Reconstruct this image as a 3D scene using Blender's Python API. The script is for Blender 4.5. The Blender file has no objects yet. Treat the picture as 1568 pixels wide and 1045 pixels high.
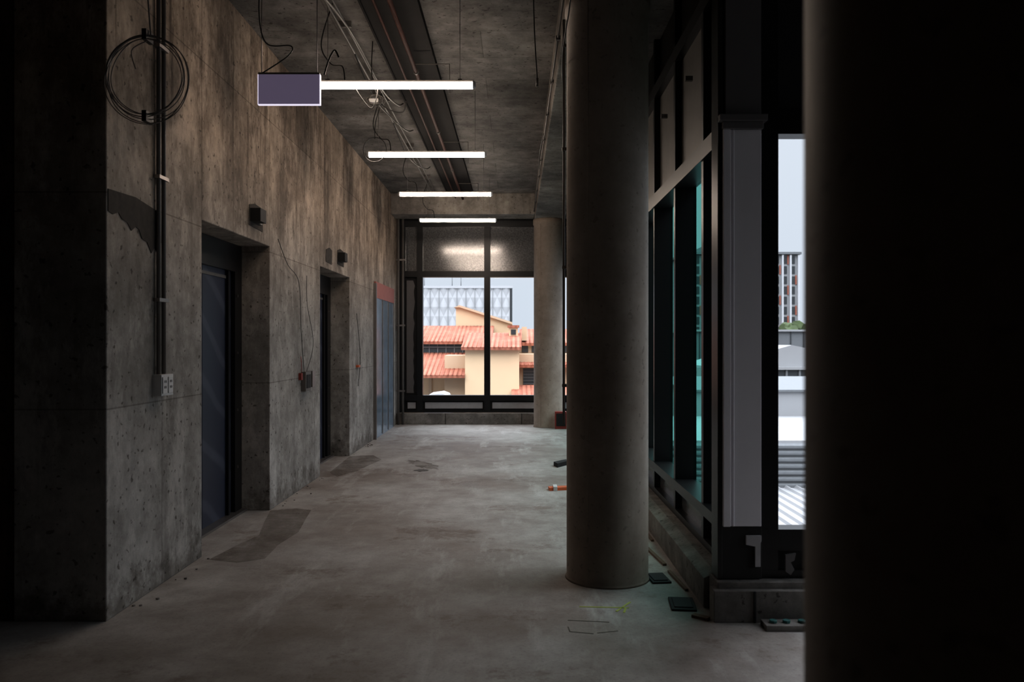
import bpy, bmesh, math, random
from mathutils import Vector, Matrix
random.seed(7)
S = bpy.context.scene

# ------------------------------------------------------------------ materials
def new_mat(name):
    m = bpy.data.materials.new(name); m.use_nodes = True
    nt = m.node_tree
    for n in list(nt.nodes): nt.nodes.remove(n)
    out = nt.nodes.new('ShaderNodeOutputMaterial')
    return m, nt, out

def N(nt, typ, **kw):
    n = nt.nodes.new(typ)
    for k, v in kw.items():
        setattr(n, k, v)
    return n

def mixc(nt, fac, a, b, mode='MIX'):
    n = nt.nodes.new('ShaderNodeMix'); n.data_type = 'RGBA'; n.blend_type = mode
    for sock, v in ((n.inputs[0], fac), (n.inputs[6], a), (n.inputs[7], b)):
        if hasattr(v, 'links'): nt.links.new(v, sock)
        elif isinstance(v, (int, float)): sock.default_value = v
        else: sock.default_value = (*v, 1)
    return n.outputs[2]

def ramp(nt, val, lo, hi, c0=(0, 0, 0), c1=(1, 1, 1)):
    r = nt.nodes.new('ShaderNodeValToRGB')
    r.color_ramp.elements[0].position = lo; r.color_ramp.elements[1].position = hi
    r.color_ramp.elements[0].color = (*c0, 1); r.color_ramp.elements[1].color = (*c1, 1)
    nt.links.new(val, r.inputs[0]); return r.outputs[0]

def pos(nt, scale=(1, 1, 1), loc=(0, 0, 0)):
    g = nt.nodes.new('ShaderNodeNewGeometry')
    m = nt.nodes.new('ShaderNodeMapping'); m.inputs['Scale'].default_value = scale; m.inputs['Location'].default_value = loc
    nt.links.new(g.outputs['Position'], m.inputs[0]); return m.outputs[0]

def noise(nt, vec, scale, detail=6, rough=.6):
    n = nt.nodes.new('ShaderNodeTexNoise'); n.inputs['Scale'].default_value = scale
    n.inputs['Detail'].default_value = detail; n.inputs['Roughness'].default_value = rough
    nt.links.new(vec, n.inputs['Vector']); return n.outputs[0]

def math2(nt, op, a, k):
    n = nt.nodes.new('ShaderNodeMath'); n.operation = op
    for s_, v in ((n.inputs[0], a), (n.inputs[1], k)):
        if hasattr(v, 'links'): nt.links.new(v, s_)
        else: s_.default_value = v
    return n.outputs[0]
def mul(nt, a, k): return math2(nt, 'MULTIPLY', a, k)

def zrange(nt, z0, z1, v0=0., v1=1.):
    g = nt.nodes.new('ShaderNodeNewGeometry'); s_ = nt.nodes.new('ShaderNodeSeparateXYZ'); nt.links.new(g.outputs['Position'], s_.inputs[0])
    mr = nt.nodes.new('ShaderNodeMapRange'); mr.inputs[1].default_value = z0; mr.inputs[2].default_value = z1
    mr.inputs[3].default_value = v0; mr.inputs[4].default_value = v1
    nt.links.new(s_.outputs[2], mr.inputs[0]); return mr.outputs[0]

def simple(name, col, rough=.6, metal=0., spec=.5, nz=.12, nscale=12, emit=None, es=0):
    m, nt, out = new_mat(name)
    b = N(nt, 'ShaderNodeBsdfPrincipled')
    n = noise(nt, pos(nt), nscale, 4)
    dark = tuple(c * (1 - nz * 2) for c in col); lite = tuple(min(1, c * (1 + nz)) for c in col)
    nt.links.new(mixc(nt, n, dark, lite), b.inputs['Base Color'])
    b.inputs['Roughness'].default_value = rough; b.inputs['Metallic'].default_value = metal
    b.inputs['Specular IOR Level'].default_value = spec
    if emit:
        b.inputs['Emission Color'].default_value = (*emit, 1); b.inputs['Emission Strength'].default_value = es
    nt.links.new(b.outputs[0], out.inputs[0]); return m

def concrete(name, c_lo, c_hi, streak=.5, joints=None, jax='YZ', rough=.8, bump=.25, warm=None, zstreak=False, pits=.8, mottle=.75):
    m, nt, out = new_mat(name); L = nt.links
    b = N(nt, 'ShaderNodeBsdfPrincipled')
    p = pos(nt)
    n1 = noise(nt, p, .9, 9, .68)
    col = mixc(nt, ramp(nt, n1, .38, .62), c_lo, c_hi)
    n2 = noise(nt, p, 6, 9, .75)
    col = mixc(nt, mottle, col, ramp(nt, n2, .32, .66, (.38, .36, .34), (1.08, 1.08, 1.08)), 'MULTIPLY')
    if streak:
        sf = zrange(nt, 1.8, 3.2, streak * .35, streak) if zstreak else streak
        sf2 = zrange(nt, 2.0, 3.0, streak * .25, streak) if zstreak else streak * .7
        ns = noise(nt, pos(nt, (1.5, 1.5, .6)), 1.3, 9, .78)
        col = mixc(nt, sf, col, ramp(nt, ns, .42, .58, (.34, .30, .26), (1.2, 1.18, 1.13)), 'MULTIPLY')
        nd = noise(nt, pos(nt, (9, 9, .4), (3, 1, 2)), 1.3, 6, .65)
        col = mixc(nt, sf2, col, ramp(nt, nd, .57, .67, (1, 1, 1), (.28, .24, .20)), 'MULTIPLY')
    if zstreak:   # pale lime bloom and damp at the base
        ne = noise(nt, pos(nt, (1.3, 1.3, .6), (7, 3, 1)), 1.9, 9, .8)
        col = mixc(nt, mul(nt, ramp(nt, ne, .52, .63), .6), col, (.66, .64, .61))
        base = math2(nt, 'ADD', zrange(nt, 0, 1.0, 0., 1.0), math2(nt, 'MULTIPLY', math2(nt, 'SUBTRACT', n2, .5), .9))
        col = mixc(nt, .7, col, ramp(nt, base, .03, .22, (.40, .37, .34), (1, 1, 1)), 'MULTIPLY')
    v = N(nt, 'ShaderNodeTexNoise'); v.inputs['Scale'].default_value = 26; L.new(p, v.inputs['Vector'])
    col = mixc(nt, pits, col, ramp(nt, v.outputs[0], .30, .35, (.25, .23, .21), (1, 1, 1)), 'MULTIPLY')
    if joints:
        sep = N(nt, 'ShaderNodeSeparateXYZ'); L.new(p, sep.inputs[0])
        cmb = N(nt, 'ShaderNodeCombineXYZ')
        L.new(sep.outputs['XYZ'.index(jax[0])], cmb.inputs[0]); L.new(sep.outputs['XYZ'.index(jax[1])], cmb.inputs[1])
        mp = N(nt, 'ShaderNodeMapping'); mp.inputs['Location'].default_value = (joints[2], joints[3], 0)
        L.new(cmb.outputs[0], mp.inputs[0])
        br = N(nt, 'ShaderNodeTexBrick'); br.offset = joints[4] if len(joints) > 4 else 0
        br.inputs['Scale'].default_value = 1; br.inputs['Brick Width'].default_value = joints[0]
        br.inputs['Row Height'].default_value = joints[1]; br.inputs['Mortar Size'].default_value = .007
        br.inputs['Mortar Smooth'].default_value = .8
        br.inputs['Color1'].default_value = (1.05, 1.05, 1.05, 1); br.inputs['Color2'].default_value = (.74, .72, .70, 1)
        br.inputs['Mortar'].default_value = (.38, .36, .34, 1)
        L.new(mp.outputs[0], br.inputs[0])
        col = mixc(nt, .7, col, br.outputs[0], 'MULTIPLY')
    if warm:
        col = mixc(nt, zrange(nt, 1.6, 3.0), col, mixc(nt, 1., col, warm, 'MULTIPLY'))  # lamp warmth on the upper wall is put into the colour
    L.new(col, b.inputs['Base Color'])
    b.inputs['Roughness'].default_value = rough
    b.inputs['Specular IOR Level'].default_value = .3
    bp = N(nt, 'ShaderNodeBump'); bp.inputs['Strength'].default_value = bump; bp.inputs['Distance'].default_value = .02
    L.new(n2, bp.inputs['Height']); L.new(bp.outputs[0], b.inputs['Normal'])
    L.new(b.outputs[0], out.inputs[0]); return m

M = {}
M['wall'] = concrete('concrete_wall_mat', (.34, .33, .315), (.58, .57, .55), .8, (1.25, 1.17, .05, .03), 'YZ', warm=(1.0, .83, .70), zstreak=True, mottle=.6)
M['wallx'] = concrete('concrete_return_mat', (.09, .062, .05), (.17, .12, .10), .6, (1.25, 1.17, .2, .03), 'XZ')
M['walld'] = concrete('concrete_dark_mat', (.04, .035, .03), (.08, .065, .06), .4)
M['ceil'] = concrete('concrete_ceiling_mat', (.12, .113, .105), (.32, .305, .285), 0, (2.4, .62, .3, .1, .5), 'XY')
M['beam'] = concrete('concrete_beam_mat', (.24, .222, .205), (.42, .395, .36), .3)
M['col'] = concrete('concrete_column_mat', (.30, .24, .195), (.385, .325, .275), .12, rough=.55, bump=.05, pits=.35, mottle=.35)
M['kerb'] = concrete('concrete_kerb_mat', (.16, .15, .14), (.36, .34, .32), .2)
M['patch'] = simple('dark_recess_mat', (.06, .05, .042), .9, nz=.4, nscale=20)  # dark colour stands in for shade inside wall gaps and cutouts
M['fspot'] = simple('floor_spot_mat', (.09, .075, .06), .6, nz=.3)
M['black'] = simple('black_aluminium_mat', (.010, .010, .011), .35, 0.0, .4)
M['blackm'] = simple('matte_black_mat', (.012, .011, .011), .7)
M['white'] = simple('white_plastic_mat', (.7, .7, .7), .4)
M['alu'] = simple('grey_cladding_mat', (.90, .88, .92), .4, nz=.02, nscale=4)
M['alum'] = simple('aluminium_offcut_mat', (.5, .49, .5), .4)
M['alud'] = simple('grey_upper_cladding_mat', (.16, .15, .15), .5, nz=.1, nscale=4)
M['steel'] = simple('galvanised_steel_mat', (.30, .28, .27), .4, .8, nz=.15, nscale=8)
M['galv'] = simple('galvanised_sheet_mat', (.38, .50, .62), .22, .5, nz=.25, nscale=5)
M['pink'] = simple('pink_film_mat', (.50, .20, .17), .6)
M['conduit'] = simple('grey_conduit_mat', (.15, .14, .13), .5)
M['coil'] = simple('pale_cable_mat', (.24, .215, .195), .5)
M['rust'] = simple('red_oxide_pipe_mat', (.075, .034, .026), .65, spec=.15, nz=.3)
M['cable'] = simple('black_cable_mat', (.02, .018, .017), .5)
M['band'] = simple('dark_band_mat', (.010, .008, .007), .8, spec=.2, nz=.4)
M['purple'] = simple('sign_face_mat', (.15, .12, .18), .35, nz=.04, emit=(.80, .66, 1.0), es=.125)  # weak glow added to lift a face that no light reaches
M['signedge'] = simple('sign_edge_mat', (.8, .75, .9), .3, emit=(.90, .85, 1.0), es=.9)
M['red'] = simple('red_tag_mat', (.30, .05, .04), .5)
M['orange'] = simple('orange_debris_mat', (.65, .16, .06), .5)
M['teal'] = simple('teal_cap_mat', (.04, .16, .15), .5)
M['yellow'] = simple('survey_paint_mat', (.42, .46, .10), .7)
M['wood'] = simple('timber_offcut_mat', (.20, .13, .09), .7, nz=.3)
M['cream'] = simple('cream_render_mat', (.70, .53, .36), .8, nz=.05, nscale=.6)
M['creamd'] = simple('cream_shade_render_mat', (.55, .42, .30), .8, nz=.05, nscale=.6)  # darker copy of cream, with the side bay's shade in its colour
M['ext_dark'] = simple('exterior_window_mat', (.05, .055, .06), .3)
M['ext_grey'] = simple('exterior_grey_mat', (.16, .17, .18), .7)
M['ext_white'] = simple('exterior_white_mat', (.29, .295, .305), .6, nz=.04, nscale=1)
M['ext_orange'] = simple('exterior_orange_panel_mat', (.36, .13, .09), .6)
M['leaf'] = simple('foliage_mat', (.07, .10, .04), .8, nz=.4, nscale=1)
M['ground'] = simple('street_ground_mat', (.12, .12, .12), .9)
M['panelw'] = simple('white_facet_mat', (.50, .51, .53), .6, nz=.03, nscale=1)

# soft-edged floor stain (worn, partly transparent film)
m, nt, out = new_mat('floor_patch_mat'); b = N(nt, 'ShaderNodeBsdfPrincipled')
p = pos(nt)
nt.links.new(mixc(nt, noise(nt, p, 4, 8, .7), (.13, .105, .085), (.27, .23, .20)), b.inputs['Base Color']); b.inputs['Roughness'].default_value = .75
t = N(nt, 'ShaderNodeBsdfTransparent'); mx = N(nt, 'ShaderNodeMixShader')
nt.links.new(ramp(nt, noise(nt, p, 3.2, 9, .75), .32, .66, (.05, .05, .05), (.72, .72, .72)), mx.inputs[0])
nt.links.new(t.outputs[0], mx.inputs[1]); nt.links.new(b.outputs[0], mx.inputs[2]); nt.links.new(mx.outputs[0], out.inputs[0]); M['fpatch'] = m

# terracotta
m, nt, out = new_mat('terracotta_tile_mat'); b = N(nt, 'ShaderNodeBsdfPrincipled')
p = pos(nt)
w = N(nt, 'ShaderNodeTexWave'); w.wave_type = 'BANDS'; w.bands_direction = 'X'; w.inputs['Scale'].default_value = 1.3
nt.links.new(p, w.inputs[0])
c = mixc(nt, w.outputs[1], (.30, .105, .062), (.40, .16, .10))
c = mixc(nt, .7, c, ramp(nt, noise(nt, p, 1.6, 8, .75), .32, .68, (.5, .42, .40), (1.12, 1.2, 1.3)), 'MULTIPLY')
nt.links.new(c, b.inputs['Base Color']); b.inputs['Roughness'].default_value = .8
nt.links.new(b.outputs[0], out.inputs[0]); M['tile'] = m

# door film
m, nt, out = new_mat('blue_protective_film_mat'); b = N(nt, 'ShaderNodeBsdfPrincipled')
mp = N(nt, 'ShaderNodeMapping'); mp.inputs['Rotation'].default_value = (.6, 0, 0)
nt.links.new(pos(nt), mp.inputs[0])
w = N(nt, 'ShaderNodeTexWave'); w.bands_direction = 'Z'; w.inputs['Scale'].default_value = .8; w.inputs['Distortion'].default_value = 3
nt.links.new(mp.outputs[0], w.inputs[0])
c = mixc(nt, ramp(nt, w.outputs[1], .85, .97), (.035, .042, .07), (.07, .08, .115))
nt.links.new(c, b.inputs['Base Color']); b.inputs['Roughness'].default_value = .4
nt.links.new(b.outputs[0], out.inputs[0]); M['film'] = m

# floor
m, nt, out = new_mat('concrete_floor_mat'); b = N(nt, 'ShaderNodeBsdfPrincipled'); L = nt.links
p = pos(nt)
n1 = noise(nt, p, .5, 9, .62)
c = mixc(nt, ramp(nt, n1, .38, .62), (.27, .23, .205), (.47, .455, .435))
n2 = noise(nt, p, 3.5, 9, .75)
c = mixc(nt, .7, c, ramp(nt, n2, .32, .66, (.5, .46, .43), (1.12, 1.12, 1.12)), 'MULTIPLY')
n3 = noise(nt, pos(nt, (2.2, .5, 1)), 1.4, 8, .7)
c = mixc(nt, mul(nt, ramp(nt, n3, .54, .70), .7), c, (.54, .53, .51))
n4 = noise(nt, pos(nt, (1, 1.2, 1)), .9, 8, .82)
c = mixc(nt, ramp(nt, n4, .55, .62), c, mixc(nt, .65, c, (.50, .41, .35), 'MULTIPLY'))
v = noise(nt, p, 60, 2)
c = mixc(nt, .4, c, ramp(nt, v, .3, .45, (.5, .5, .5), (1, 1, 1)), 'MULTIPLY')
L.new(c, b.inputs['Base Color'])
L.new(ramp(nt, n2, .2, .8, (.5, .5, .5), (.78, .78, .78)), b.inputs['Roughness'])
bp = N(nt, 'ShaderNodeBump'); bp.inputs['Strength'].default_value = .2; bp.inputs['Distance'].default_value = .01
L.new(n2, bp.inputs['Height']); L.new(bp.outputs[0], b.inputs['Normal'])
L.new(b.outputs[0], out.inputs[0]); M['floor'] = m

# spandrel
m, nt, out = new_mat('spandrel_panel_mat'); b = N(nt, 'ShaderNodeBsdfPrincipled')
p = pos(nt)
c = mixc(nt, ramp(nt, noise(nt, p, 40, 3), .35, .7), (.13, .13, .13), (.26, .26, .265))
nt.links.new(c, b.inputs['Base Color']); b.inputs['Roughness'].default_value = .15; b.inputs['Metallic'].default_value = .3
bp = N(nt, 'ShaderNodeBump'); bp.inputs['Strength'].default_value = .10; bp.inputs['Distance'].default_value = .006
nt.links.new(noise(nt, p, 25), bp.inputs['Height']); nt.links.new(bp.outputs[0], b.inputs['Normal'])
nt.links.new(b.outputs[0], out.inputs[0]); M['spandrel'] = m
M['spand_d'] = simple('dark_spandrel_mat', (.10, .092, .082), .5, nz=.3, nscale=3)

def glass(name, tint, graze=None):
    """single-sheet glazing; the tint deepens at oblique angles (longer path through the pane)"""
    m, nt, out = new_mat(name)
    t = N(nt, 'ShaderNodeBsdfTransparent'); t.inputs[0].default_value = (*tint, 1)
    lw = N(nt, 'ShaderNodeLayerWeight'); lw.inputs[0].default_value = .5
    if graze:
        nt.links.new(ramp(nt, lw.outputs['Facing'], .35, .80, tint, graze), t.inputs[0])
    g = N(nt, 'ShaderNodeBsdfGlossy'); g.inputs['Roughness'].default_value = .02
    fac = ramp(nt, lw.outputs['Facing'], .55, 1.0, (.03, .03, .03), (.45, .45, .45))
    mx = N(nt, 'ShaderNodeMixShader')
    nt.links.new(fac, mx.inputs[0]); nt.links.new(t.outputs[0], mx.inputs[1]); nt.links.new(g.outputs[0], mx.inputs[2])
    nt.links.new(mx.outputs[0], out.inputs[0]); return m
M['glass'] = glass('clear_glass_mat', (.95, .96, .96))
M['glasst'] = glass('tinted_glass_mat', (.90, .92, .92), (.19, .58, .50))

m, nt, out = new_mat('led_diffuser_mat'); e = N(nt, 'ShaderNodeEmission')
e.inputs[0].default_value = (1, .84, .71, 1); e.inputs[1].default_value = 52
nt.links.new(e.outputs[0], out.inputs[0]); M['led'] = m

# ------------------------------------------------------------------ builder
class B:
    def __init__(s, name): s.name = name; s.bm = bmesh.new(); s.mats = []
    def mi(s, k):
        if k not in s.mats: s.mats.append(k)
        return s.mats.index(k)
    def poly(s, pts, mat):
        f = s.bm.faces.new([s.bm.verts.new(p) for p in pts]); f.material_index = s.mi(mat); return f
    def hexa(s, v, mat):
        vs = [s.bm.verts.new(p) for p in v]; i = s.mi(mat)
        for q in ((0, 3, 2, 1), (4, 5, 6, 7), (0, 1, 5, 4), (1, 2, 6, 5), (2, 3, 7, 6), (3, 0, 4, 7)):
            s.bm.faces.new([vs[a] for a in q]).material_index = i
    def box(s, x0, x1, y0, y1, z0, z1, mat):
        s.hexa([(x0, y0, z0), (x1, y0, z0), (x1, y1, z0), (x0, y1, z0), (x0, y0, z1), (x1, y0, z1), (x1, y1, z1), (x0, y1, z1)], mat)
    def prism(s, poly, axis, a, b, mat):
        def mk(p, t):
            return {'Z': (p[0], p[1], t), 'Y': (p[0], t, p[1]), 'X': (t, p[0], p[1])}[axis]
        lo = [s.bm.verts.new(mk(p, a)) for p in poly]; hi = [s.bm.verts.new(mk(p, b)) for p in poly]
        i = s.mi(mat); n = len(poly)
        s.bm.faces.new(lo).material_index = i; s.bm.faces.new(hi[::-1]).material_index = i
        for k in range(n):
            s.bm.faces.new((lo[k], hi[k], hi[(k + 1) % n], lo[(k + 1) % n])).material_index = i
    def tube(s, pts, r, mat, seg=10, closed=False):
        pts = [Vector(p) for p in pts]; n = len(pts); i = s.mi(mat); rings = []
        prev = None
        for k, p in enumerate(pts):
            if closed: t = pts[(k + 1) % n] - pts[k - 1]
            else: t = pts[min(k + 1, n - 1)] - pts[max(k - 1, 0)]
            t.normalize()
            if prev is None:
                a = Vector((0, 0, 1)) if abs(t.z) < .9 else Vector((1, 0, 0))
                u = t.cross(a).normalized()
            else:
                u = (prev - t * prev.dot(t)).normalized()
            prev = u; w = t.cross(u)
            rings.append([s.bm.verts.new(p + (u * math.cos(a) + w * math.sin(a)) * r) for a in [2 * math.pi * j / seg for j in range(seg)]])
        m_ = n if closed else n - 1
        for k in range(m_):
            A, C = rings[k], rings[(k + 1) % n]
            for j in range(seg):
                f = s.bm.faces.new((A[j], A[(j + 1) % seg], C[(j + 1) % seg], C[j])); f.material_index = i; f.smooth = True
        if not closed:
            s.bm.faces.new(rings[0][::-1]).material_index = i; s.bm.faces.new(rings[-1]).material_index = i
    def lathe(s, cx, cy, prof, mat, seg=72):
        i = s.mi(mat); rings = []
        for r, z in prof:
            rings.append([s.bm.verts.new((cx + r * math.cos(2 * math.pi * j / seg), cy + r * math.sin(2 * math.pi * j / seg), z)) for j in range(seg)])
        for A, C in zip(rings, rings[1:]):
            for j in range(seg):
                f = s.bm.faces.new((A[j], A[(j + 1) % seg], C[(j + 1) % seg], C[j])); f.material_index = i; f.smooth = True
        s.bm.faces.new(rings[0][::-1]).material_index = i; s.bm.faces.new(rings[-1]).material_index = i
    def done(s, bevel=0):
        bmesh.ops.recalc_face_normals(s.bm, faces=s.bm.faces)
        me = bpy.data.meshes.new(s.name); s.bm.to_mesh(me); s.bm.free()
        for k in s.mats: me.materials.append(M[k])
        o = bpy.data.objects.new(s.name, me); S.collection.objects.link(o)
        if bevel:
            md = o.modifiers.new('bevel', 'BEVEL'); md.width = bevel; md.segments = 2; md.limit_method = 'ANGLE'
        return o

def curve_pts(ctrl, n=10):
    P = [Vector(c) for c in ctrl]; P = [P[0]] + P + [P[-1]]; out = []
    for i in range(1, len(P) - 2):
        for k in range(n):
            t = k / n; a, b_, c, d = P[i - 1], P[i], P[i + 1], P[i + 2]
            out.append(.5 * ((2 * b_) + (c - a) * t + (2 * a - 5 * b_ + 4 * c - d) * t * t + (3 * b_ - a - 3 * c + d) * t ** 3))
    out.append(P[-2]); return out

def blob(cx, cy, rx, ry, n=18, j=.25, rot=0):
    out = []
    for k in range(n):
        a = 2 * math.pi * k / n; r = 1 + random.uniform(-j, j)
        x, y = rx * r * math.cos(a), ry * r * math.sin(a)
        out.append((cx + x * math.cos(rot) - y * math.sin(rot), cy + x * math.sin(rot) + y * math.cos(rot)))
    return out

def stroke(b, a, c, w, z, mat):
    d = (Vector(c) - Vector(a)).normalized(); n_ = Vector((-d.y, d.x)) * w
    b.prism([(a[0] + n_.x, a[1] + n_.y), (a[0] - n_.x, a[1] - n_.y), (c[0] - n_.x, c[1] - n_.y), (c[0] + n_.x, c[1] + n_.y)], 'Z', 0, z, mat)

CZ = 4.13      # ceiling height
CT = CZ - .001
WX = -2.2      # left wall face
YE = 14.9      # far end

# ------------------------------------------------------------------ shell
footprint = [(-5.2, -4), (4.4, -4), (4.4, 4.5), (1.42, 4.5), (1.42, 15.15), (-2.7, 15.15), (-2.7, 4.6), (-5.2, 4.6)]
b = B('floor'); b.prism(footprint, 'Z', -.3, 0, 'floor'); b.done()
b = B('ceiling'); b.prism(footprint, 'Z', CZ, CZ + .35, 'ceil'); b.done()

b = B('wall_left')
D1, D2 = (5.58, 7.12), (8.95, 10.53); HZ = 2.36
for y0, y1 in ((4.28, D1[0]), (D1[1], D2[0]), (D2[1], 15.15)):
    b.box(-2.7, WX, y0, y1, 0, CZ, 'wall')
for y0, y1 in (D1, D2):
    b.box(-2.7, WX, y0, y1, HZ, CZ, 'wall')
b.done(.006)
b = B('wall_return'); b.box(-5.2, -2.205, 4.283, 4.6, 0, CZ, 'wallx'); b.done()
b = B('wall_side'); b.box(-5.4, -5.2, -4, 4.6, 0, CZ, 'walld'); b.done()
b = B('wall_back'); b.box(-5.4, 4.6, -4.2, -4, 0, CZ, 'walld'); b.done()
W0, W1, WZ0, WZ1 = 2.45, 4.15, .35, 3.7
b = B('wall_right')
b.box(4.4, 4.6, -4, W0, 0, CZ, 'walld'); b.box(4.4, 4.6, W1, 4.5, 0, CZ, 'walld')
b.box(4.4, 4.6, W0, W1, 0, WZ0, 'walld'); b.box(4.4, 4.6, W0, W1, WZ1, CZ, 'walld'); b.done()
b = B('fill_window')  # unseen window, added to throw daylight onto the corner post
for y in (W0, W1 - .06): b.box(4.42, 4.55, y, y + .06, WZ0, WZ1, 'black')
b.box(4.42, 4.55, W0, W1, WZ0, WZ0 + .06, 'black'); b.box(4.42, 4.55, W0, W1, WZ1 - .06, WZ1, 'black')
b.poly([(4.5, W0 + .06, WZ0 + .06), (4.5, W1 - .06, WZ0 + .06), (4.5, W1 - .06, WZ1 - .06), (4.5, W0 + .06, WZ1 - .06)], 'glass'); b.done()

# beams
b = B('ceiling_beam'); b.box(.335, .86, -4, YE - .02, 3.70, CZ, 'beam'); b.done(.01)
b = B('ceiling_beam'); b.box(WX, .335, 14.0, 14.55, 3.76, CZ, 'beam'); b.box(.86, 1.2, 14.0, 14.55, 3.76, CZ, 'beam'); b.done(.01)

# columns
def column(cx, cy, r=.26):
    b = B('concrete_column')
    b.lathe(cx, cy, [(r + .01, 0), (r + .004, .012), (r, .02), (r, 3.60), (r + .012, 3.605), (r + .012, 3.695), (r, 3.70)], 'col')
    b.tube([(cx - r * .55, cy - r * .835, .02), (cx - r * .55, cy - r * .835, 3.6)], .002, 'col', 6)
    return b.done()
column(.585, 5.10); column(.58, 14.25); column(.62, .95)

# ------------------------------------------------------------------ window_1 far end
b = B('window_1')
y0, y1 = YE - .1, YE + .05
def bar(x0, x1, z0, z1, yy0=y0, yy1=y1, m_='black'): b.box(x0, x1, yy0, yy1, z0, z1, m_)
bar(WX, -2.06, .22, 3.76); bar(-1.84, -1.735, .22, 3.72); bar(-.59, -.48, .22, 3.72); bar(.66, .78, .22, 3.72); bar(1.09, 1.2, .22, 3.72)
bar(WX, 1.2, 3.66, 3.76, y0 - .003, y1); bar(WX, 1.2, 2.72, 2.83, y0 - .004, y1); bar(WX, 1.2, .42, .52, y0 - .006, y1); bar(WX, 1.2, .20, .25, y0 - .002, y1)
bar(WX, 1.2, 3.76, CZ, y0 + .05, y1)
b.box(-2.06, -1.84, YE - .02, YE, .52, 2.72, 'blackm')
b.prism([(-2.04, .56)] + [(-1.90 + random.uniform(-.02, .015), .56 + k * .1) for k in range(22)] + [(-2.04, 2.66)], 'Y', YE - .035, YE - .02, 'alud')
b.box(-2.03, -1.87, YE - .03, YE - .02, 2.9, 3.6, 'spandrel')
for x0, x1 in ((-2.06, -1.84), (-1.735, -.59), (-.48, .66), (.78, 1.09)):
    b.box(x0, x1, YE - .02, YE + .0, 2.83, 3.66, 'spandrel')
    b.box(x0, x1, YE - .02, YE + .0, .25, .42, 'blackm')
    b.box(x0 + .04, x1 - .03, YE - .045, YE - .02, .27, .385, 'alum')
    if x0 > -2: b.poly([(x0, YE, .52), (x1, YE, .52), (x1, YE, 2.72), (x0, YE, 2.72)], 'glass')
b.done()
b = B('kerb_end'); b.box(WX, 1.2, 14.62, 14.79, 0, .2, 'kerb')
for x in (-1.3, .1): b.box(x, x + .012, 14.612, 14.62, 0, .2, 'blackm')
b.done(.006)

# ------------------------------------------------------------------ window_2 right side glazing
b = B('window_2')
X0, X1 = 1.2, 1.36
ys = [4.49] + [5.1 + .9 * k for k in range(11)]
for y in ys:
    b.box(X0, X1, y, y + .055, .21, CZ, 'black')
b.box(X0 - .012, X1, 4.49, YE - .11, 2.67, 2.78, 'black'); b.box(X0 - .012, X1, 4.49, YE - .11, .40, .47, 'black')
b.box(X0 - .005, X1, 4.49, YE - .11, .205, .25, 'black'); b.box(X0 - .006, X1, 4.49, YE - .11, 3.62, 3.72, 'black')
for a, c in zip(ys, ys[1:] + [YE - .11]):
    b.poly([(X0 + .135, a + .055, .47), (X0 + .135, c, .47), (X0 + .135, c, 2.67), (X0 + .135, a + .055, 2.67)], 'glasst')
    b.box(X0 + .05, X0 + .08, a + .055, c, 2.78, 3.62, 'spand_d')
    b.box(X0 + .05, X0 + .08, a + .055, c, 3.72, CZ, 'spand_d')
    b.box(X0 + .05, X0 + .08, a + .055, c, .25, .40, 'spandrel')
b.done()
b = B('kerb_side'); b.prism([(1.06, 0), (1.38, 0), (1.38, .2), (1.13, .2), (1.06, .17)], 'Y', 4.5, 14.6, 'kerb'); b.done(.004)

# ------------------------------------------------------------------ window_3 facing camera on the right
b = B('window_3')
yf0, yf1 = 4.37, 4.48
for x0, x1 in ((1.345, 1.44), (2.68, 2.78), (4.3, 4.4)):
    b.box(x0, x1, yf0, yf1, .21, CZ, 'black')
for z0, z1, d in ((2.645, 2.78, .004), (.36, .475, .004), (.21, .25, .002), (3.62, 3.72, .006)):
    b.box(1.345, 4.4, yf0 - d, yf1, z0, z1, 'black')
for x0, x1 in ((1.44, 2.68), (2.78, 4.3)):
    b.poly([(x0, yf0 + .05, .475), (x1, yf0 + .05, .475), (x1, yf0 + .05, 2.645), (x0, yf0 + .05, 2.645)], 'glass')
    b.box(x0, x1, yf0 + .04, yf0 + .07, 2.78, 3.62, 'blackm'); b.box(x0, x1, yf0 + .04, yf0 + .07, 3.72, CZ, 'blackm')
    b.box(x0, x1, yf0 + .04, yf0 + .07, .25, .36, 'blackm')
b.done()
b = B('kerb_corner'); b.prism([(1.06, 4.26), (4.4, 4.26), (4.4, 4.36), (1.06, 4.36)], 'Z', 0, .17, 'kerb'); b.box(1.09, 4.4, 4.30, 4.49, .0, .205, 'kerb')
b.box(1.27, 1.285, 4.252, 4.26, 0, .17, 'blackm'); b.done(.006)

b = B('corner_post')
b.box(1.125, 1.335, 4.33, 4.365, .50, 2.66, 'alu')
b.box(1.125, 1.165, 4.318, 4.33, .50, 2.66, 'alu'); b.box(1.178, 1.186, 4.324, 4.33, .50, 2.66, 'alu')
b.box(1.12, 1.342, 4.31, 4.365, 2.66, 2.70, 'alud'); b.box(1.10, 1.36, 4.295, 4.362, 2.70, 2.735, 'alud')
b.box(1.14, 1.335, 4.335, 4.365, 2.735, CT, 'alud')
b.box(1.12, 1.342, 4.345, 4.365, .21, .50, 'blackm')
b.box(1.10, 1.125, 4.34, 4.48, .21, 4.1, 'black')
b.box(1.125, 1.2, 4.37, 4.48, .21, 4.1, 'black')
b.done(.004)
b = B('frame_bracket')
b.prism([(1.25, .45), (1.335, .45), (1.335, .42), (1.33, .41), (1.33, .28), (1.30, .28), (1.30, .39), (1.25, .40)], 'Y', 4.328, 4.343, 'alum'); b.done(.002)
b = B('frame_bracket')
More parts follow.
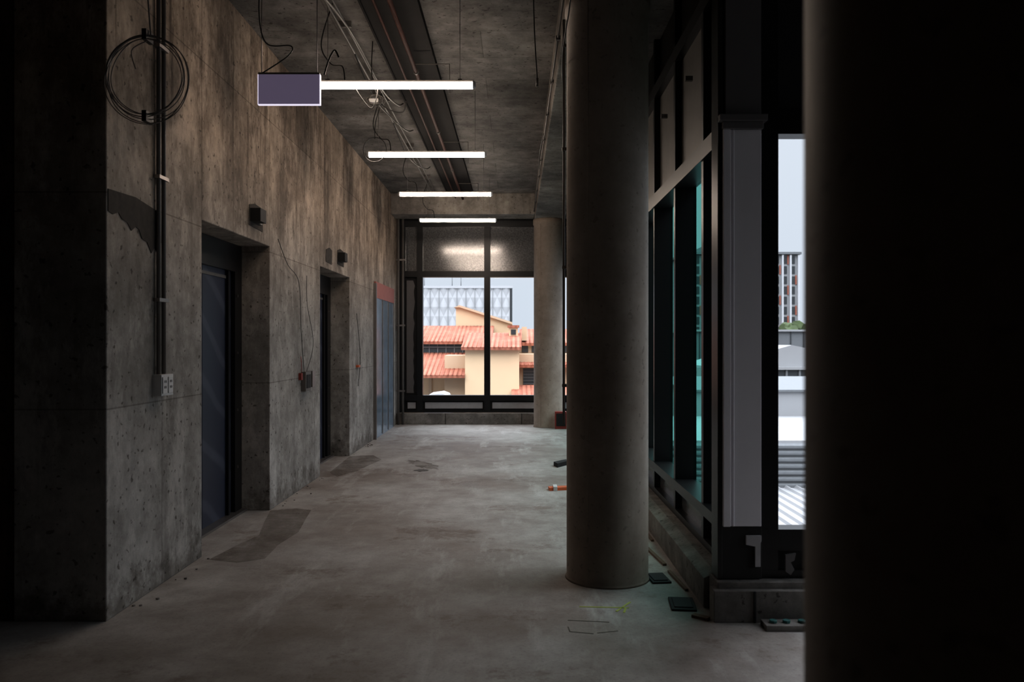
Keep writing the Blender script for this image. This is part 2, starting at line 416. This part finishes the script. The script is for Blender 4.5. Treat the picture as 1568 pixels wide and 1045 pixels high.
b.prism([(1.47, .34), (1.53, .35), (1.52, .31), (1.50, .30), (1.52, .26), (1.5, .23), (1.47, .25)], 'Y', 4.345, 4.362, 'alud'); b.done(.002)
b = B('floor_junction_box'); b.box(1.3, 1.56, 4.13, 4.235, 0, .03, 'kerb')
for x in (1.35, 1.42, 1.5):
    b.tube([(x, 4.18, .03), (x, 4.18, .045)], .02, 'teal')
b.done(.003)

# ------------------------------------------------------------------ lift doors
def lift(name, Y0, Y1):
    b = B(name)
    xd = -2.5
    Y0 += .003; Y1 -= .003
    b.box(-2.69, xd - .02, Y0, Y1, 0, HZ - .003, 'blackm')
    b.box(xd - .02, xd + .05, Y0, Y1, 2.12, HZ - .003, 'black')
    b.box(xd - .02, xd + .05, Y0, Y0 + .10, 0, 2.12, 'black')
    b.box(xd - .02, xd + .05, Y1 - .17, Y1, 0, 2.12, 'black')
    mid = (Y0 + Y1 - .07) / 2
    b.box(xd - .02, xd + .012, Y0 + .10, mid - .004, .02, 2.12, 'film')
    b.box(xd - .02, xd + .012, mid + .004, Y1 - .17, .02, 2.12, 'film')
    b.box(xd - .02, xd + .04, Y1 - .30, Y1 - .27, .02, 2.12, 'black')
    b.box(xd + .012, xd + .02, Y0 + .15, Y1 - .3, 2.05, 2.075, 'conduit')
    b.box(xd - .02, xd + .10, Y0, Y1, 0, .02, 'steel')
    for z in (.4, .9, 1.4, 1.9):
        b.box(xd + .05, xd + .062, Y1 - .14, Y1 - .12, z, z + .02, 'steel')
    b.done()
lift('door_1', *D1); lift('door_2', *D2)

def indicator(y, z, s=1.):
    b = B('lift_indicator_box')
    b.prism([(y - .2, z - .09), (y + .16, z - .10), (y + .17, z + .03), (y + .14, z + .10), (y - .05, z + .11), (y - .19, z + .08)], 'X', WX + .001, WX + .004, 'patch')  # flat dark sheet painted as the shaded cutout around the box
    b.box(WX + .002, WX + .09, y - .17 * s, y - .02, z - .055, z + .055, 'blackm')
    b.box(WX + .002, WX + .02, y - .02, y + .10 * s, z - .05, z + .05, 'conduit')
    b.done(.003)
indicator(6.75, 2.56); indicator(10.0, 2.56)
b = B('wall_penetration')  # flat dark sheet, the hole's shade is only its colour
b.prism([(9.2, 2.44), (9.5, 2.43), (9.52, 2.6), (9.38, 2.62), (9.22, 2.58)], 'X', WX + .001, WX + .004, 'patch'); b.done()

b = B('door_3')
b.box(WX, WX + .02, 12.35, 14.2, 0, 2.2, 'galv')
for k in range(4): b.box(WX + .02, WX + .032, 12.4 + k * .58, 12.43 + k * .58, 0.02, 2.2, 'steel')
b.box(WX, WX + .03, 12.35, 14.2, 2.2, 2.45, 'pink')
b.box(WX, WX + .045, 12.30, 12.35, 0, 2.42, 'steel'); b.done()
b = B('riser_pipes')
for x, y in ((-2.15, 14.57), (-2.07, 14.585)):
    b.tube([(x, y, 0), (x, y, 4.1)], .022, 'conduit')
for z in (.6, 1.8, 3.0): b.box(-2.19, -2.03, 14.56, 14.6, z, z + .03, 'steel')
b.done()

# ------------------------------------------------------------------ wall electrical
b = B('power_outlet')
b.box(WX, -2.145, 4.82, 4.985, 1.175, 1.305, 'white')
for y in (4.86, 4.94):
    b.box(-2.145, -2.139, y - .03, y + .03, 1.19, 1.29, 'white')
    for dz in (.015, -.02):
        b.box(-2.139, -2.137, y - .012, y - .006, 1.24 + dz, 1.255 + dz, 'blackm')
        b.box(-2.139, -2.137, y + .006, y + .012, 1.24 + dz, 1.255 + dz, 'blackm')
b.done(.005)
b = B('wall_conduit')
for y in (4.86, 4.93):
    b.tube([(-2.18, y, 1.307), (-2.18, y, CT)], .0135, 'conduit', 14)
for z in (1.75, 2.5, 3.3):
    b.box(WX, -2.16, 4.83, 4.96, z, z + .022, 'steel')
b.done()
b = B('cable_coil')
cx, cy, cz = -1.955, 4.22, 2.91
for k in range(7):
    R = .190 + .006 * k; ox, oz = random.uniform(-.014, .014), random.uniform(-.014, .014)
    b.tube([(cx + ox + R * math.cos(a), cy - .02 + .007 * k + .01 * math.sin(3 * a + k), cz + oz + R * 1.04 * math.sin(a)) for a in [2 * math.pi * j / 48 for j in range(48)]], .0026, 'coil', 6, True)
for s_ in (-1, 1):
    b.box(cx - .012, cx + .012, cy - .035, cy + .05, cz + s_ * .215 - .028, cz + s_ * .215 + .028, 'cable')
b.tube(curve_pts([(cx + .02, cy, cz + .22), (cx - .01, cy + .02, cz + .6), (cx, cy + .03, CT)]), .004, 'conduit', 7)
b.tube(curve_pts([(cx, cy, cz + .19), (cx - .08, cy, cz + .14), (cx - .06, cy, cz + .04)]), .003, 'coil', 7)
b.done()

b = B('wall_mortar_gap')  # flat dark sheet painted as the shaded hole of missing mortar
pts = [(4.29, 2.33), (4.6, 2.34), (4.92, 2.30), (4.93, 2.12), (4.88, 2.05), (4.84, 2.08), (4.80, 2.04), (4.74, 2.10), (4.68, 2.11), (4.64, 2.16), (4.6, 2.17), (4.55, 2.14), (4.5, 2.18), (4.44, 2.19), (4.4, 2.22), (4.34, 2.20), (4.29, 2.21)]
b.prism(pts, 'X', WX + .001, WX + .005, 'patch'); b.done()

b = B('lift_call_station')
b.box(WX, WX + .05, 8.15, 8.36, 1.0, 1.2, 'conduit'); b.box(WX + .05, WX + .056, 8.18, 8.33, 1.03, 1.17, 'blackm')
b.box(WX, WX + .03, 8.06, 8.11, 1.12, 1.19, 'red'); b.box(WX, WX + .05, 8.42, 8.54, 1.03, 1.2, 'steel')
b.tube(curve_pts([(WX + .02, 8.2, 1.2), (WX + .03, 8.05, 1.6), (WX + .02, 8.0, 2.1), (WX + .02, 7.6, 2.25), (WX + .02, 7.3, 2.45)]), .0035, 'cable', 6)
b.tube(curve_pts([(WX + .02, 8.3, 1.2), (WX + .05, 8.45, 1.5), (WX + .02, 8.32, 1.9), (WX + .02, 8.3, 2.2)]), .003, 'cable', 6)
b.tube(curve_pts([(WX + .02, 8.08, 1.15), (WX + .06, 7.95, 1.25), (WX + .04, 8.0, 1.36), (WX + .02, 8.1, 1.3)]), .003, 'red', 6)
b.done(.002)
b = B('wall_cable')
b.tube(curve_pts([(WX + .02, 11.0, .9), (WX + .03, 11.1, 1.3), (WX + .02, 10.9, 1.9)]), .004, 'cable', 6)
b.box(WX, WX + .04, 10.95, 11.05, 1.16, 1.19, 'orange'); b.done()

# ------------------------------------------------------------------ ceiling lights
def batten(y, idx):
    b = B('led_batten_light')
    xa, xb, z = -1.556, -.307, 3.465
    R = .028
    prof = [(math.cos(a) * R, math.sin(a) * R) for a in [math.pi * k / 14 + math.pi for k in range(15)]]
    poly = [(y + p_[0], z + p_[1]) for p_ in prof] + [(y + .025, z + .018), (y - .025, z + .018)]
    b.prism(poly, 'X', xa + .02, xb - .02, 'led')
    poly_r = prof + [(.028, .030), (-.028, .030)]
    def cap(x0, x1, s0, s1):
        A = [(x0, y + p_[0] * s0, z + p_[1] * s0) for p_ in poly_r]; C = [(x1, y + p_[0] * s1, z + p_[1] * s1) for p_ in poly_r]
        i = b.mi('white'); va = [b.bm.verts.new(p_) for p_ in A]; vc = [b.bm.verts.new(p_) for p_ in C]
        b.bm.faces.new(va).material_index = i; b.bm.faces.new(vc[::-1]).material_index = i
        for k in range(len(va)): b.bm.faces.new((va[k], vc[k], vc[(k + 1) % len(va)], va[(k + 1) % len(va)])).material_index = i
    cap(xa, xa + .022, .7, 1.06); cap(xb - .022, xb, 1.06, .7)
    b.box(xa + .02, xb - .02, y - .020, y + .020, z + .018, z + .034, 'conduit')
    for x in (xa + .12, xb - .12):
        b.tube([(x, y, z + .03), (x, y, CT)], .0025, 'steel', 6)
        b.box(x - .015, x + .015, y - .012, y + .012, z + .034, z + .046, 'steel')
    b.tube(curve_pts([(xa + .25, y, z + .03), (xa + .22, y + .05, z + .16), (xa + .12, y + .1, z + .2), (xa + .05, y + .08, z + .35), (xa + .15, y + .05, CT)]), .005, 'cable', 7)
    if idx == 1:
        c0 = Vector((xa + .09, y - .05, z + .02))
        b.tube([c0 + Vector((.12 * math.cos(a), .01 * math.sin(a), .13 * math.sin(a) + .02)) for a in [2 * math.pi * j / 32 for j in range(32)]], .0035, 'cable', 7, True)
        b.tube(curve_pts([(xa + .09, y - .05, z + .15), (xa + .1, y - .03, z + .35), (xa + .2, y, CT)]), .0035, 'cable', 7)
    if idx == 0:
        b.tube(curve_pts([(xa + .3, y, z + .03), (xa + .38, y, z - .10), (xa + .46, y - .02, z - .18), (xa + .5, y, z - .05), (xa + .48, y, z + .03)]), .004, 'cable', 7)
    b.done()
for i, y in enumerate((6.08, 8.32, 10.54, 12.78)): batten(y, i)

b = B('exit_sign')
sx0, sx1, sy, sz0, sz1 = -1.775, -1.353, 5.5, 3.145, 3.35
b.box(sx0, sx1, sy - .012, sy + .012, sz0, sz1, 'purple')
e = .0045
b.box(sx0 - e, sx0, sy - .014, sy + .014, sz0 - e, sz1, 'signedge'); b.box(sx1, sx1 + e, sy - .014, sy + .014, sz0 - e, sz1, 'signedge')
b.box(sx0, sx1, sy - .014, sy + .014, sz0 - e, sz0, 'signedge')
b.box(sx0, sx1, sy - .015, sy + .015, sz1, sz1 + .012, 'conduit')
for x in (sx0 + .02, sx1 - .02): b.tube([(x, sy, sz1 + .01), (x, sy, CT)], .003, 'steel', 6)
b.tube(curve_pts([(sx0 + .02, sy, sz1 + .01), (sx0 + .2, sy, sz1 + .13), (sx0 + .22, sy, sz1 + .2), (sx0 + .05, sy, sz1 + .22), (sx0, sy, sz1 + .45), (sx0 + .03, sy, CT)]), .0045, 'cable', 7)
b.tube(curve_pts([(sx1 + .03, sy, sz1 - .0), (sx1 + .06, sy, sz1 + .1), (sx1 + .1, sy, sz1 + .17), (sx1 + .13, sy, sz1 + .12)]), .006, 'cable', 7)
b.done()

# ------------------------------------------------------------------ ceiling services
b = B('dark_ceiling_band')  # dark band along the ceiling, built as a shallow channel
b.box(-1.19, -.74, 0, 13.95, 4.09, 4.10, 'band'); b.box(-1.19, -1.175, 0, 13.95, 4.07, CT, 'band'); b.box(-.755, -.74, 0, 13.95, 4.07, CT, 'band'); b.done()
b = B('sprinkler_pipe')
b.tube([(-.93, 0, 4.02), (-.93, 13.95, 4.02)], .020, 'rust'); b.tube([(-1.06, 0, 4.04), (-1.06, 13.95, 4.04)], .012, 'rust')
for y in (3.2, 5.3, 7.4, 9.5, 11.6):
    b.tube([(-.93, y, 4.02), (-.93, y, 4.08)], .006, 'steel', 6); b.tube([(-.93, y - .01, 4.02), (-.93, y + .02, 4.02)], .026, 'conduit')
for y in (4.4, 7.2, 10.0, 12.6):
    b.tube([(-.93, y, 4.02), (-.60, y, 4.02), (-.60, y, 3.75)], .006, 'conduit', 8)
b.done()
b = B('conduit_run')
for x, z in ((-1.42, 4.05), (-1.375, 4.07)):
    b.tube([(x, 0, z), (x, 13.95, z)], .010, 'conduit')
for y in (2.5, 4.5, 6.5, 8.5, 10.5, 12.5): b.box(-1.45, -1.345, y, y + .03, 4.08, CT, 'steel')
b.tube(curve_pts([(-1.42, 4.6, 4.05), (-1.40, 5.2, 3.95), (-1.30, 5.8, 3.9), (-1.28, 6.4, 3.92), (-1.24, 7.4, 3.85), (-1.22, 8.2, 3.95), (-1.22, 8.6, 4.08)]), .009, 'conduit', 8)
b.tube(curve_pts([(-1.42, 7.0, 4.05), (-1.36, 7.6, 3.85), (-1.28, 8.1, 3.80), (-1.24, 9.0, 3.9), (-1.24, 9.6, 4.06)]), .007, 'cable', 8)
b.tube(curve_pts([(-1.42, 9.2, 4.05), (-1.36, 9.8, 3.85), (-1.3, 10.2, 3.80), (-1.25, 11.0, 3.9), (-1.25, 11.6, 4.06)]), .007, 'cable', 8)
b.done()
b = B('cable_connector_cluster')
for k in range(5):
    a = k * 1.3; c0 = Vector((-1.22, 6.9, 3.60))
    b.tube([c0 + Vector((.045 * math.cos(t + a) * (1 + .2 * k), .03 * math.sin(t * 2), .04 * math.sin(t + a))) for t in [2 * math.pi * j / 20 for j in range(20)]], .005, 'conduit', 6, True)
b.box(-1.27, -1.19, 6.88, 6.93, 3.58, 3.61, 'white')
b.tube(curve_pts([(-1.22, 6.9, 3.63), (-1.25, 6.9, 3.85), (-1.25, 6.95, CT)]), .005, 'cable', 7)
b.tube(curve_pts([(-1.2, 6.9, 3.60), (-1.1, 6.9, 3.52), (-.98, 6.9, 3.5), (-.95, 6.9, 3.6)]), .005, 'cable', 7)
b.done()
b = B('beam_conduit')
b.tube([(.317, 1, 3.80), (.317, 13.95, 3.80)], .009, 'conduit')
b.tube(curve_pts([(.315, 9, 3.86), (.29, 9.6, 3.80), (.31, 10.3, 3.95), (.315, 11, 3.9)]), .008, 'cable', 7)
for y in range(2, 14): b.box(.302, .334, y, y + .03, 3.785, 3.815, 'conduit')
b.done()
b = B('hanging_cable')
b.tube(curve_pts([(.12, 5.6, CT), (.13, 5.6, 3.7), (.15, 5.6, 3.36)]), .0045, 'cable', 7); b.tube([(.15, 5.6, 3.36), (.15, 5.6, 3.30)], .009, 'conduit', 8); b.done()
b = B('hanging_cable')
b.tube(curve_pts([(.23, 4.2, CT), (.30, 4.25, 3.5), (.29, 4.9, 3.3), (.315, 5.4, 3.28)]), .0045, 'cable', 7); b.done()
b = B('column_conduit')
b.tube([(.325, 5.40, .95), (.325, 5.40, 3.69)], .009, 'conduit', 10)
for z in (1.2, 2.0, 2.8, 3.5): b.box(.313, .40, 5.38, 5.41, z, z + .02, 'conduit')
b.done()
b = B('facade_anchor')
for y in (5.4, 6.3, 7.2, 8.1): b.box(1.15, 1.2, y, y + .03, 3.28, 3.31, 'conduit')
b.done()

# ------------------------------------------------------------------ floor marks and debris
def flat(b, pts, z, m_): b.poly([(x, y, z) for x, y in pts], m_)
b = B('floor_repair_patch')
flat(b, [(-2.19, 7.1), (-2.08, 7.17), (-1.98, 7.2), (-1.83, 7.12), (-1.79, 6.8), (-1.72, 6.3), (-1.76, 5.9), (-1.74, 5.52), (-1.90, 5.42), (-2.12, 5.5), (-2.06, 5.9), (-2.0, 6.2), (-2.09, 6.6)], .0015, 'fpatch'); b.done()
b = B('floor_repair_patch')
flat(b, [(-2.19, 10.5), (-1.9, 10.6), (-1.72, 10.2), (-1.8, 9.7), (-1.85, 9.3), (-2.0, 8.9), (-2.15, 9.2)], .0015, 'fpatch'); b.done()
b = B('floor_stain')
flat(b, blob(-1.15, 9.8, .12, .38, 40, .25, .5), .0015, 'fpatch'); flat(b, blob(-1.1, 9.35, .08, .09, 30, .35), .003, 'fspot')
b.done()
b = B('survey_paint_mark')
for a, c in (((.36, 4.52), (.64, 4.50)), ((.56, 4.44), (.66, 4.60)), ((.60, 4.42), (.62, 4.50))): stroke(b, a, c, .006, .002, 'yellow')
b.done()
b = B('floor_scratch_outline')
for a, c in (((.28, 4.30), (.50, 4.27)), ((.28, 4.13), (.40, 4.10)), ((.42, 4.11), (.53, 4.14)), ((.275, 4.2), (.28, 4.13))): stroke(b, a, c, .003, .0015, 'fspot')
b.done()
def plate(name, cx, cy, w, l, rot, h, m_):
    b = B(name); ca, sa = math.cos(rot), math.sin(rot)
    q = [(cx + x * ca - y * sa, cy + x * sa + y * ca) for x, y in ((-w, -l), (w, -l), (w, l), (-w, l))]
    b.prism(q, 'Z', 0, h, m_); q2 = [(cx + (x - cx) * .75, cy + (y - cy) * .75) for x, y in q]; b.prism(q2, 'Z', h, h + .006, m_); b.done(.003)
plate('steel_base_plate', .90, 5.05, .06, .10, .1, .012, 'blackm'); plate('steel_base_plate', .95, 4.55, .07, .11, -.1, .012, 'blackm')
b = B('timber_offcuts')
for a, c, w_ in (((.94, 5.9), (1.0, 5.35), .012), ((1.01, 6.6), (1.03, 6.0), .010), ((1.0, 5.2), (1.03, 4.8), .010), ((.97, 4.36), (1.04, 4.30), .02)): stroke(b, a, c, w_, .015, 'wood')
b.done()
b = B('rubble')
for k in range(110):
    y = random.uniform(6.7, 13) if k % 2 else random.uniform(4.5, 13)
    x = 1.03 - abs(random.gauss(0, .05)) if k % 2 else WX + abs(random.gauss(0, .05)) + .02
    if k % 2 == 0 and (D1[0] < y < D1[1] or D2[0] < y < D2[1]): continue
    s_ = random.uniform(.004, .010)
    b.prism(blob(x, y, s_, s_, 6, .3), 'Z', 0, s_, 'kerb')
b.done()
b = B('fallen_cone_debris')
b.prism([(.46, 9.7), (.62, 9.9), (.66, 9.8), (.5, 9.55)], 'Z', 0, .05, 'blackm')
b.prism([(.33, 8.15), (.55, 8.2), (.55, 8.1), (.34, 8.05)], 'Z', 0, .03, 'orange'); b.box(.38, .42, 8.05, 8.2, .0, .04, 'white'); b.done()
b = B('fire_hose_box'); b.box(.68, .88, 13.82, 13.96, .0, .30, 'red'); b.box(.70, .86, 13.81, 13.82, .05, .27, 'blackm'); b.done(.004)

# ------------------------------------------------------------------ exterior, seen through the far window
GZ = -9
b = B('street_ground'); b.box(-120, 160, 22, 260, GZ - .5, GZ, 'ground'); b.box(8, 160, -40, 22, GZ - .5, GZ, 'ground'); b.done()

def lean(b, x0, x1, ye, ze, yr, zr, mat='tile', th=.14):
    b.hexa([(x0, ye, ze - th), (x1, ye, ze - th), (x1, yr, zr - th), (x0, yr, zr - th), (x0, ye, ze), (x1, ye, ze), (x1, yr, zr), (x0, yr, zr)], mat)
    x = x0 + .1
    while x < x1:
        b.tube([(x, ye - .02, ze - .01), (x, yr, zr - .01)], .030, mat, 6); x += .2
b = B('terracotta_roof_house')
b.box(-2.34, .15, 36.6, 42, GZ, 1.26, 'cream'); lean(b, -2.5, .25, 36.3, 1.30, 40.5, 2.0)
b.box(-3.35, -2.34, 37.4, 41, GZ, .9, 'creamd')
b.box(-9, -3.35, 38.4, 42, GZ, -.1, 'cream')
lean(b, -9, -2.34, 36.4, .02, 40.1, 1.0)
b.box(-9, -2.34, 40.1, 46, .6, 1.52, 'ext_dark')
for k in range(16): b.box(-9 + k * .42, -8.95 + k * .42, 40.05, 40.1, .95, 1.5, 'ext_grey')
b.box(-9, -2.34, 40.0, 40.1, 1.25, 1.30, 'ext_grey')
lean(b, -9, -1.2, 39.8, 1.56, 43.6, 2.42)
b.box(-4.2, -4.05, 38.3, 38.4, -3, 0, 'creamd')
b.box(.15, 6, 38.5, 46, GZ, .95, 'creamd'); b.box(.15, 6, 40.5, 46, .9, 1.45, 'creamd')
for k in range(8): b.box(.3 + k * .5, .62 + k * .5, 40.45, 40.5, 1.0, 1.38, 'ext_dark')
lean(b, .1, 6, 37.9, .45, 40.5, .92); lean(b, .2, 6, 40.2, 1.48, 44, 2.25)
b.box(.35, .95, 38.44, 38.5, -.6, .25, 'ext_dark'); b.box(.30, 1.0, 38.4, 38.44, -.66, -.6, 'ext_grey')
for k in range(5): b.box(.35, .95, 38.40, 38.44, -.5 + k * .15, -.47 + k * .15, 'ext_grey')
b.box(-.1, 6, 36, 38.5, GZ, -1.0, 'cream'); lean(b, -.2, 6, 34.6, -.95, 37.6, -.5)
b.done()
b = B('gable_parapet_wall')
b.prism([(-3.3, GZ), (-3.3, 3.40), (-3.15, 3.46), (-.3, 2.55), (-.3, GZ)], 'Y', 43.8, 47, 'cream')
b.prism([(-3.4, 3.42), (-3.1, 3.56), (-.2, 2.62), (-.2, 2.50), (-3.1, 3.44)], 'Y', 43.6, 47, 'creamd'); b.done()
b = B('chimney')
b.box(-.35, .1, 39.5, 40.2, 1.4, 2.25, 'cream'); b.box(-.42, .17, 39.4, 40.3, 2.25, 2.36, 'tile'); b.box(-.25, 0, 39.46, 39.5, 1.9, 2.15, 'ext_dark')
b.box(.3, .55, 40.3, 40.8, 1.6, 2.3, 'creamd'); b.done()
b = B('white_van')
b.prism([(-3.9, -1.9), (-3.9, -1.0), (-3.7, -.72), (-3.2, -.65), (-2.95, -.75), (-2.8, -1.05), (-2.75, -1.9)], 'Y', 34, 35.6, 'panelw')
b.box(-3.75, -2.95, 33.98, 34.0, -1.1, -.85, 'ext_dark'); b.box(-4.1, -2.6, 33.9, 36, GZ, -1.9, 'ext_grey'); b.done(.03)

b = B('faceted_office_building')
b.box(-34, -.66, 98.2, 112, GZ, 8.2, 'ext_grey')
cw, ch = .55, 1.15; nx, nz = 60, 15; i_ = b.mi('panelw'); V = {}
for i in range(nx + 1):
    for j in range(nz + 1):
        o_ = -.12 if (i + j) % 2 else 0.0
        V[i, j] = b.bm.verts.new((-.66 - i * cw, 98.1 + o_, 8.2 - j * ch))
for i in range(nx):
    for j in range(nz):
        A, C, D, E = V[i, j], V[i + 1, j], V[i + 1, j + 1], V[i, j + 1]
        if (i + j) % 2: fs = ((A, C, E), (C, D, E))
        else: fs = ((A, C, D), (A, D, E))
        for f in fs: b.bm.faces.new(f).material_index = i_
b.box(-.75, -.45, 97.9, 98.4, GZ, 8.2, 'ext_dark'); b.box(-34, -.4, 97.95, 98.6, 8.2, 8.5, 'panelw')
for k in range(1, 28): b.box(-.66 - k * 1.1 - .03, -.66 - k * 1.1 + .03, 97.9, 98.1, GZ, 8.2, 'ext_white')
for x in (-6.9, -8.0, -11.5): b.tube([(x, 100, 8.2), (x, 100, 9.9)], .05, 'ext_grey', 6)
b.done()

# ------------------------------------------------------------------ exterior, right-hand side
b = B('apartment_tower')
b.box(26, 43.3, 122, 140, GZ, 14.9, 'ext_white')
b.box(25.6, 43.6, 121.5, 140.4, 15.0, 15.35, 'ext_grey'); b.box(30, 40, 126, 136, 15.3, 17, 'ext_grey')
for f in range(14):
    z = 13.6 - f * 1.55
    for k in range(14):
        x = 26.4 + k * 1.22
        b.box(x, x + .45, 121.9, 122, z, z + 1.15, 'ext_dark')
        if (k + f) % 3 == 0: b.box(x + .5, x + .72, 121.88, 122, z - .1, z + 1.3, 'ext_orange')
    for k in range(12):
        y = 122.6 + k * 1.4
        b.box(43.3, 43.4, y, y + .6, z, z + 1.15, 'ext_dark')
for k in range(15): b.box(26 + k * 1.22, 26.25 + k * 1.22, 121.6, 122, -5, 14.9, 'panelw')
b.done()
def tree(x, y, z, r):
    b = B('tree'); b.tube([(x, y, GZ), (x, y, z)], .3, 'wood', 8)
    for k in range(14):
        v = Vector((random.uniform(-1, 1), random.uniform(-1, 1), random.uniform(-.5, .7))) * r
        mm = Matrix.Translation(Vector((x, y, z)) + v) @ Matrix.Scale(random.uniform(.45, .7) * r, 4)
        ret = bmesh.ops.create_icosphere(b.bm, subdivisions=2, radius=1, matrix=mm)
        for vv in ret['verts']:
            vv.co += Vector((random.uniform(-1, 1), random.uniform(-1, 1), random.uniform(-1, 1))) * .12 * r
        ii = b.mi('leaf')
        for f in {f for vv in ret['verts'] for f in vv.link_faces}: f.material_index = ii
    b.done()
tree(35, 101, 2.4, 1.6); tree(38, 103, 2.1, 1.8); tree(31, 102, 1.6, 1.7); tree(27, 100, 1.2, 1.6)
b = B('grey_warehouse'); b.box(14, 34, 61, 72, GZ, 2.35, 'ext_grey'); b.box(13.8, 34.2, 60.8, 72.2, 2.35, 2.5, 'ext_white')
for k in range(20): b.box(14 + k, 14.08 + k, 60.95, 61, -3, 2.35, 'ext_dark')
b.done()
b = B('white_gable_shed')
b.prism([(12, 0), (16.9, 1.35), (24, -.1), (24, GZ), (12, GZ)], 'Y', 48.8, 57, 'ext_white')
b.box(11, 24.5, 48.3, 48.8, -.15, .02, 'ext_white'); b.box(11.5, 24, 48.5, 48.8, -1.3, -.15, 'ext_dark')
for k in range(16): b.box(11.6 + k * .8, 11.72 + k * .8, 48.4, 48.5, -1.3, -.15, 'ext_grey')
b.done()
b = B('white_parapet_building'); b.box(5.5, 16, 24.4, 34, GZ, 0.0, 'ext_white'); b.box(5.4, 16.1, 24.3, 34.1, 0, .06, 'ext_grey'); b.done()
b = B('corrugated_metal_roof')
b.box(3.2, 16, 18.3, 24.4, GZ, -.75, 'ext_white')
for k in range(7): b.prism([(18.3, -.8 - k * .15), (18.22, -.86 - k * .15), (18.22, -.91 - k * .15), (18.3, -.91 - k * .15)], 'X', 3.2, 16, 'ext_grey')
b.box(3.2, 16, 8, 18.3, GZ, -1.82, 'ext_white')
x = 3.25
while x < 16:
    b.prism([(x, -1.82), (x + .03, -1.77), (x + .07, -1.77), (x + .10, -1.82)], 'Y', 8, 18.3, 'ext_white'); x += .24
b.done()

# ------------------------------------------------------------------ sky and sun
w = bpy.data.worlds.new('overcast_sky'); S.world = w; w.use_nodes = True; nt = w.node_tree
for n in list(nt.nodes): nt.nodes.remove(n)
o = N(nt, 'ShaderNodeOutputWorld'); bg = N(nt, 'ShaderNodeBackground')
tc = N(nt, 'ShaderNodeTexCoord'); sp = N(nt, 'ShaderNodeSeparateXYZ'); nt.links.new(tc.outputs['Generated'], sp.inputs[0])
cr = nt.nodes.new('ShaderNodeValToRGB'); cr.color_ramp.elements[0].position = 0; cr.color_ramp.elements[1].position = .8
cr.color_ramp.elements[0].color = (.76, .83, .93, 1); cr.color_ramp.elements[1].color = (.96, 1.0, 1.08, 1)
nt.links.new(sp.outputs[2], cr.inputs[0]); nt.links.new(cr.outputs[0], bg.inputs[0])
mr = N(nt, 'ShaderNodeMapRange'); mr.inputs[1].default_value = .25; mr.inputs[2].default_value = .8; mr.inputs[3].default_value = 1.0; mr.inputs[4].default_value = 6.0
nt.links.new(sp.outputs[2], mr.inputs[0]); nt.links.new(mr.outputs[0], bg.inputs[1])
nt.links.new(bg.outputs[0], o.inputs[0])
sl = bpy.data.lights.new('hazy_sun', 'SUN'); sl.energy = .6; sl.angle = math.radians(25); sl.color = (1, .93, .84)
so = bpy.data.objects.new('hazy_sun', sl); S.collection.objects.link(so)
so.rotation_euler = Vector((.25, .75, -.6)).to_track_quat('-Z', 'Y').to_euler(); so.location = (-10, -20, 30)

# ------------------------------------------------------------------ camera
cam = bpy.data.cameras.new('camera'); co = bpy.data.objects.new('camera', cam); S.collection.objects.link(co)
co.location = (0, 0, 1.5); co.rotation_euler = (math.radians(90), 0, 0)
cam.sensor_width = 36; cam.lens = 28.0
cam.shift_x = -6 / 1568; cam.shift_y = 2.5 / 1568
cam.clip_start = .05; cam.clip_end = 600
cam.dof.use_dof = True; cam.dof.focus_distance = 8; cam.dof.aperture_fstop = 3.2
S.camera = co
S.view_settings.view_transform = 'Standard'; S.view_settings.look = 'None'
S.view_settings.exposure = 0; S.view_settings.gamma = .83
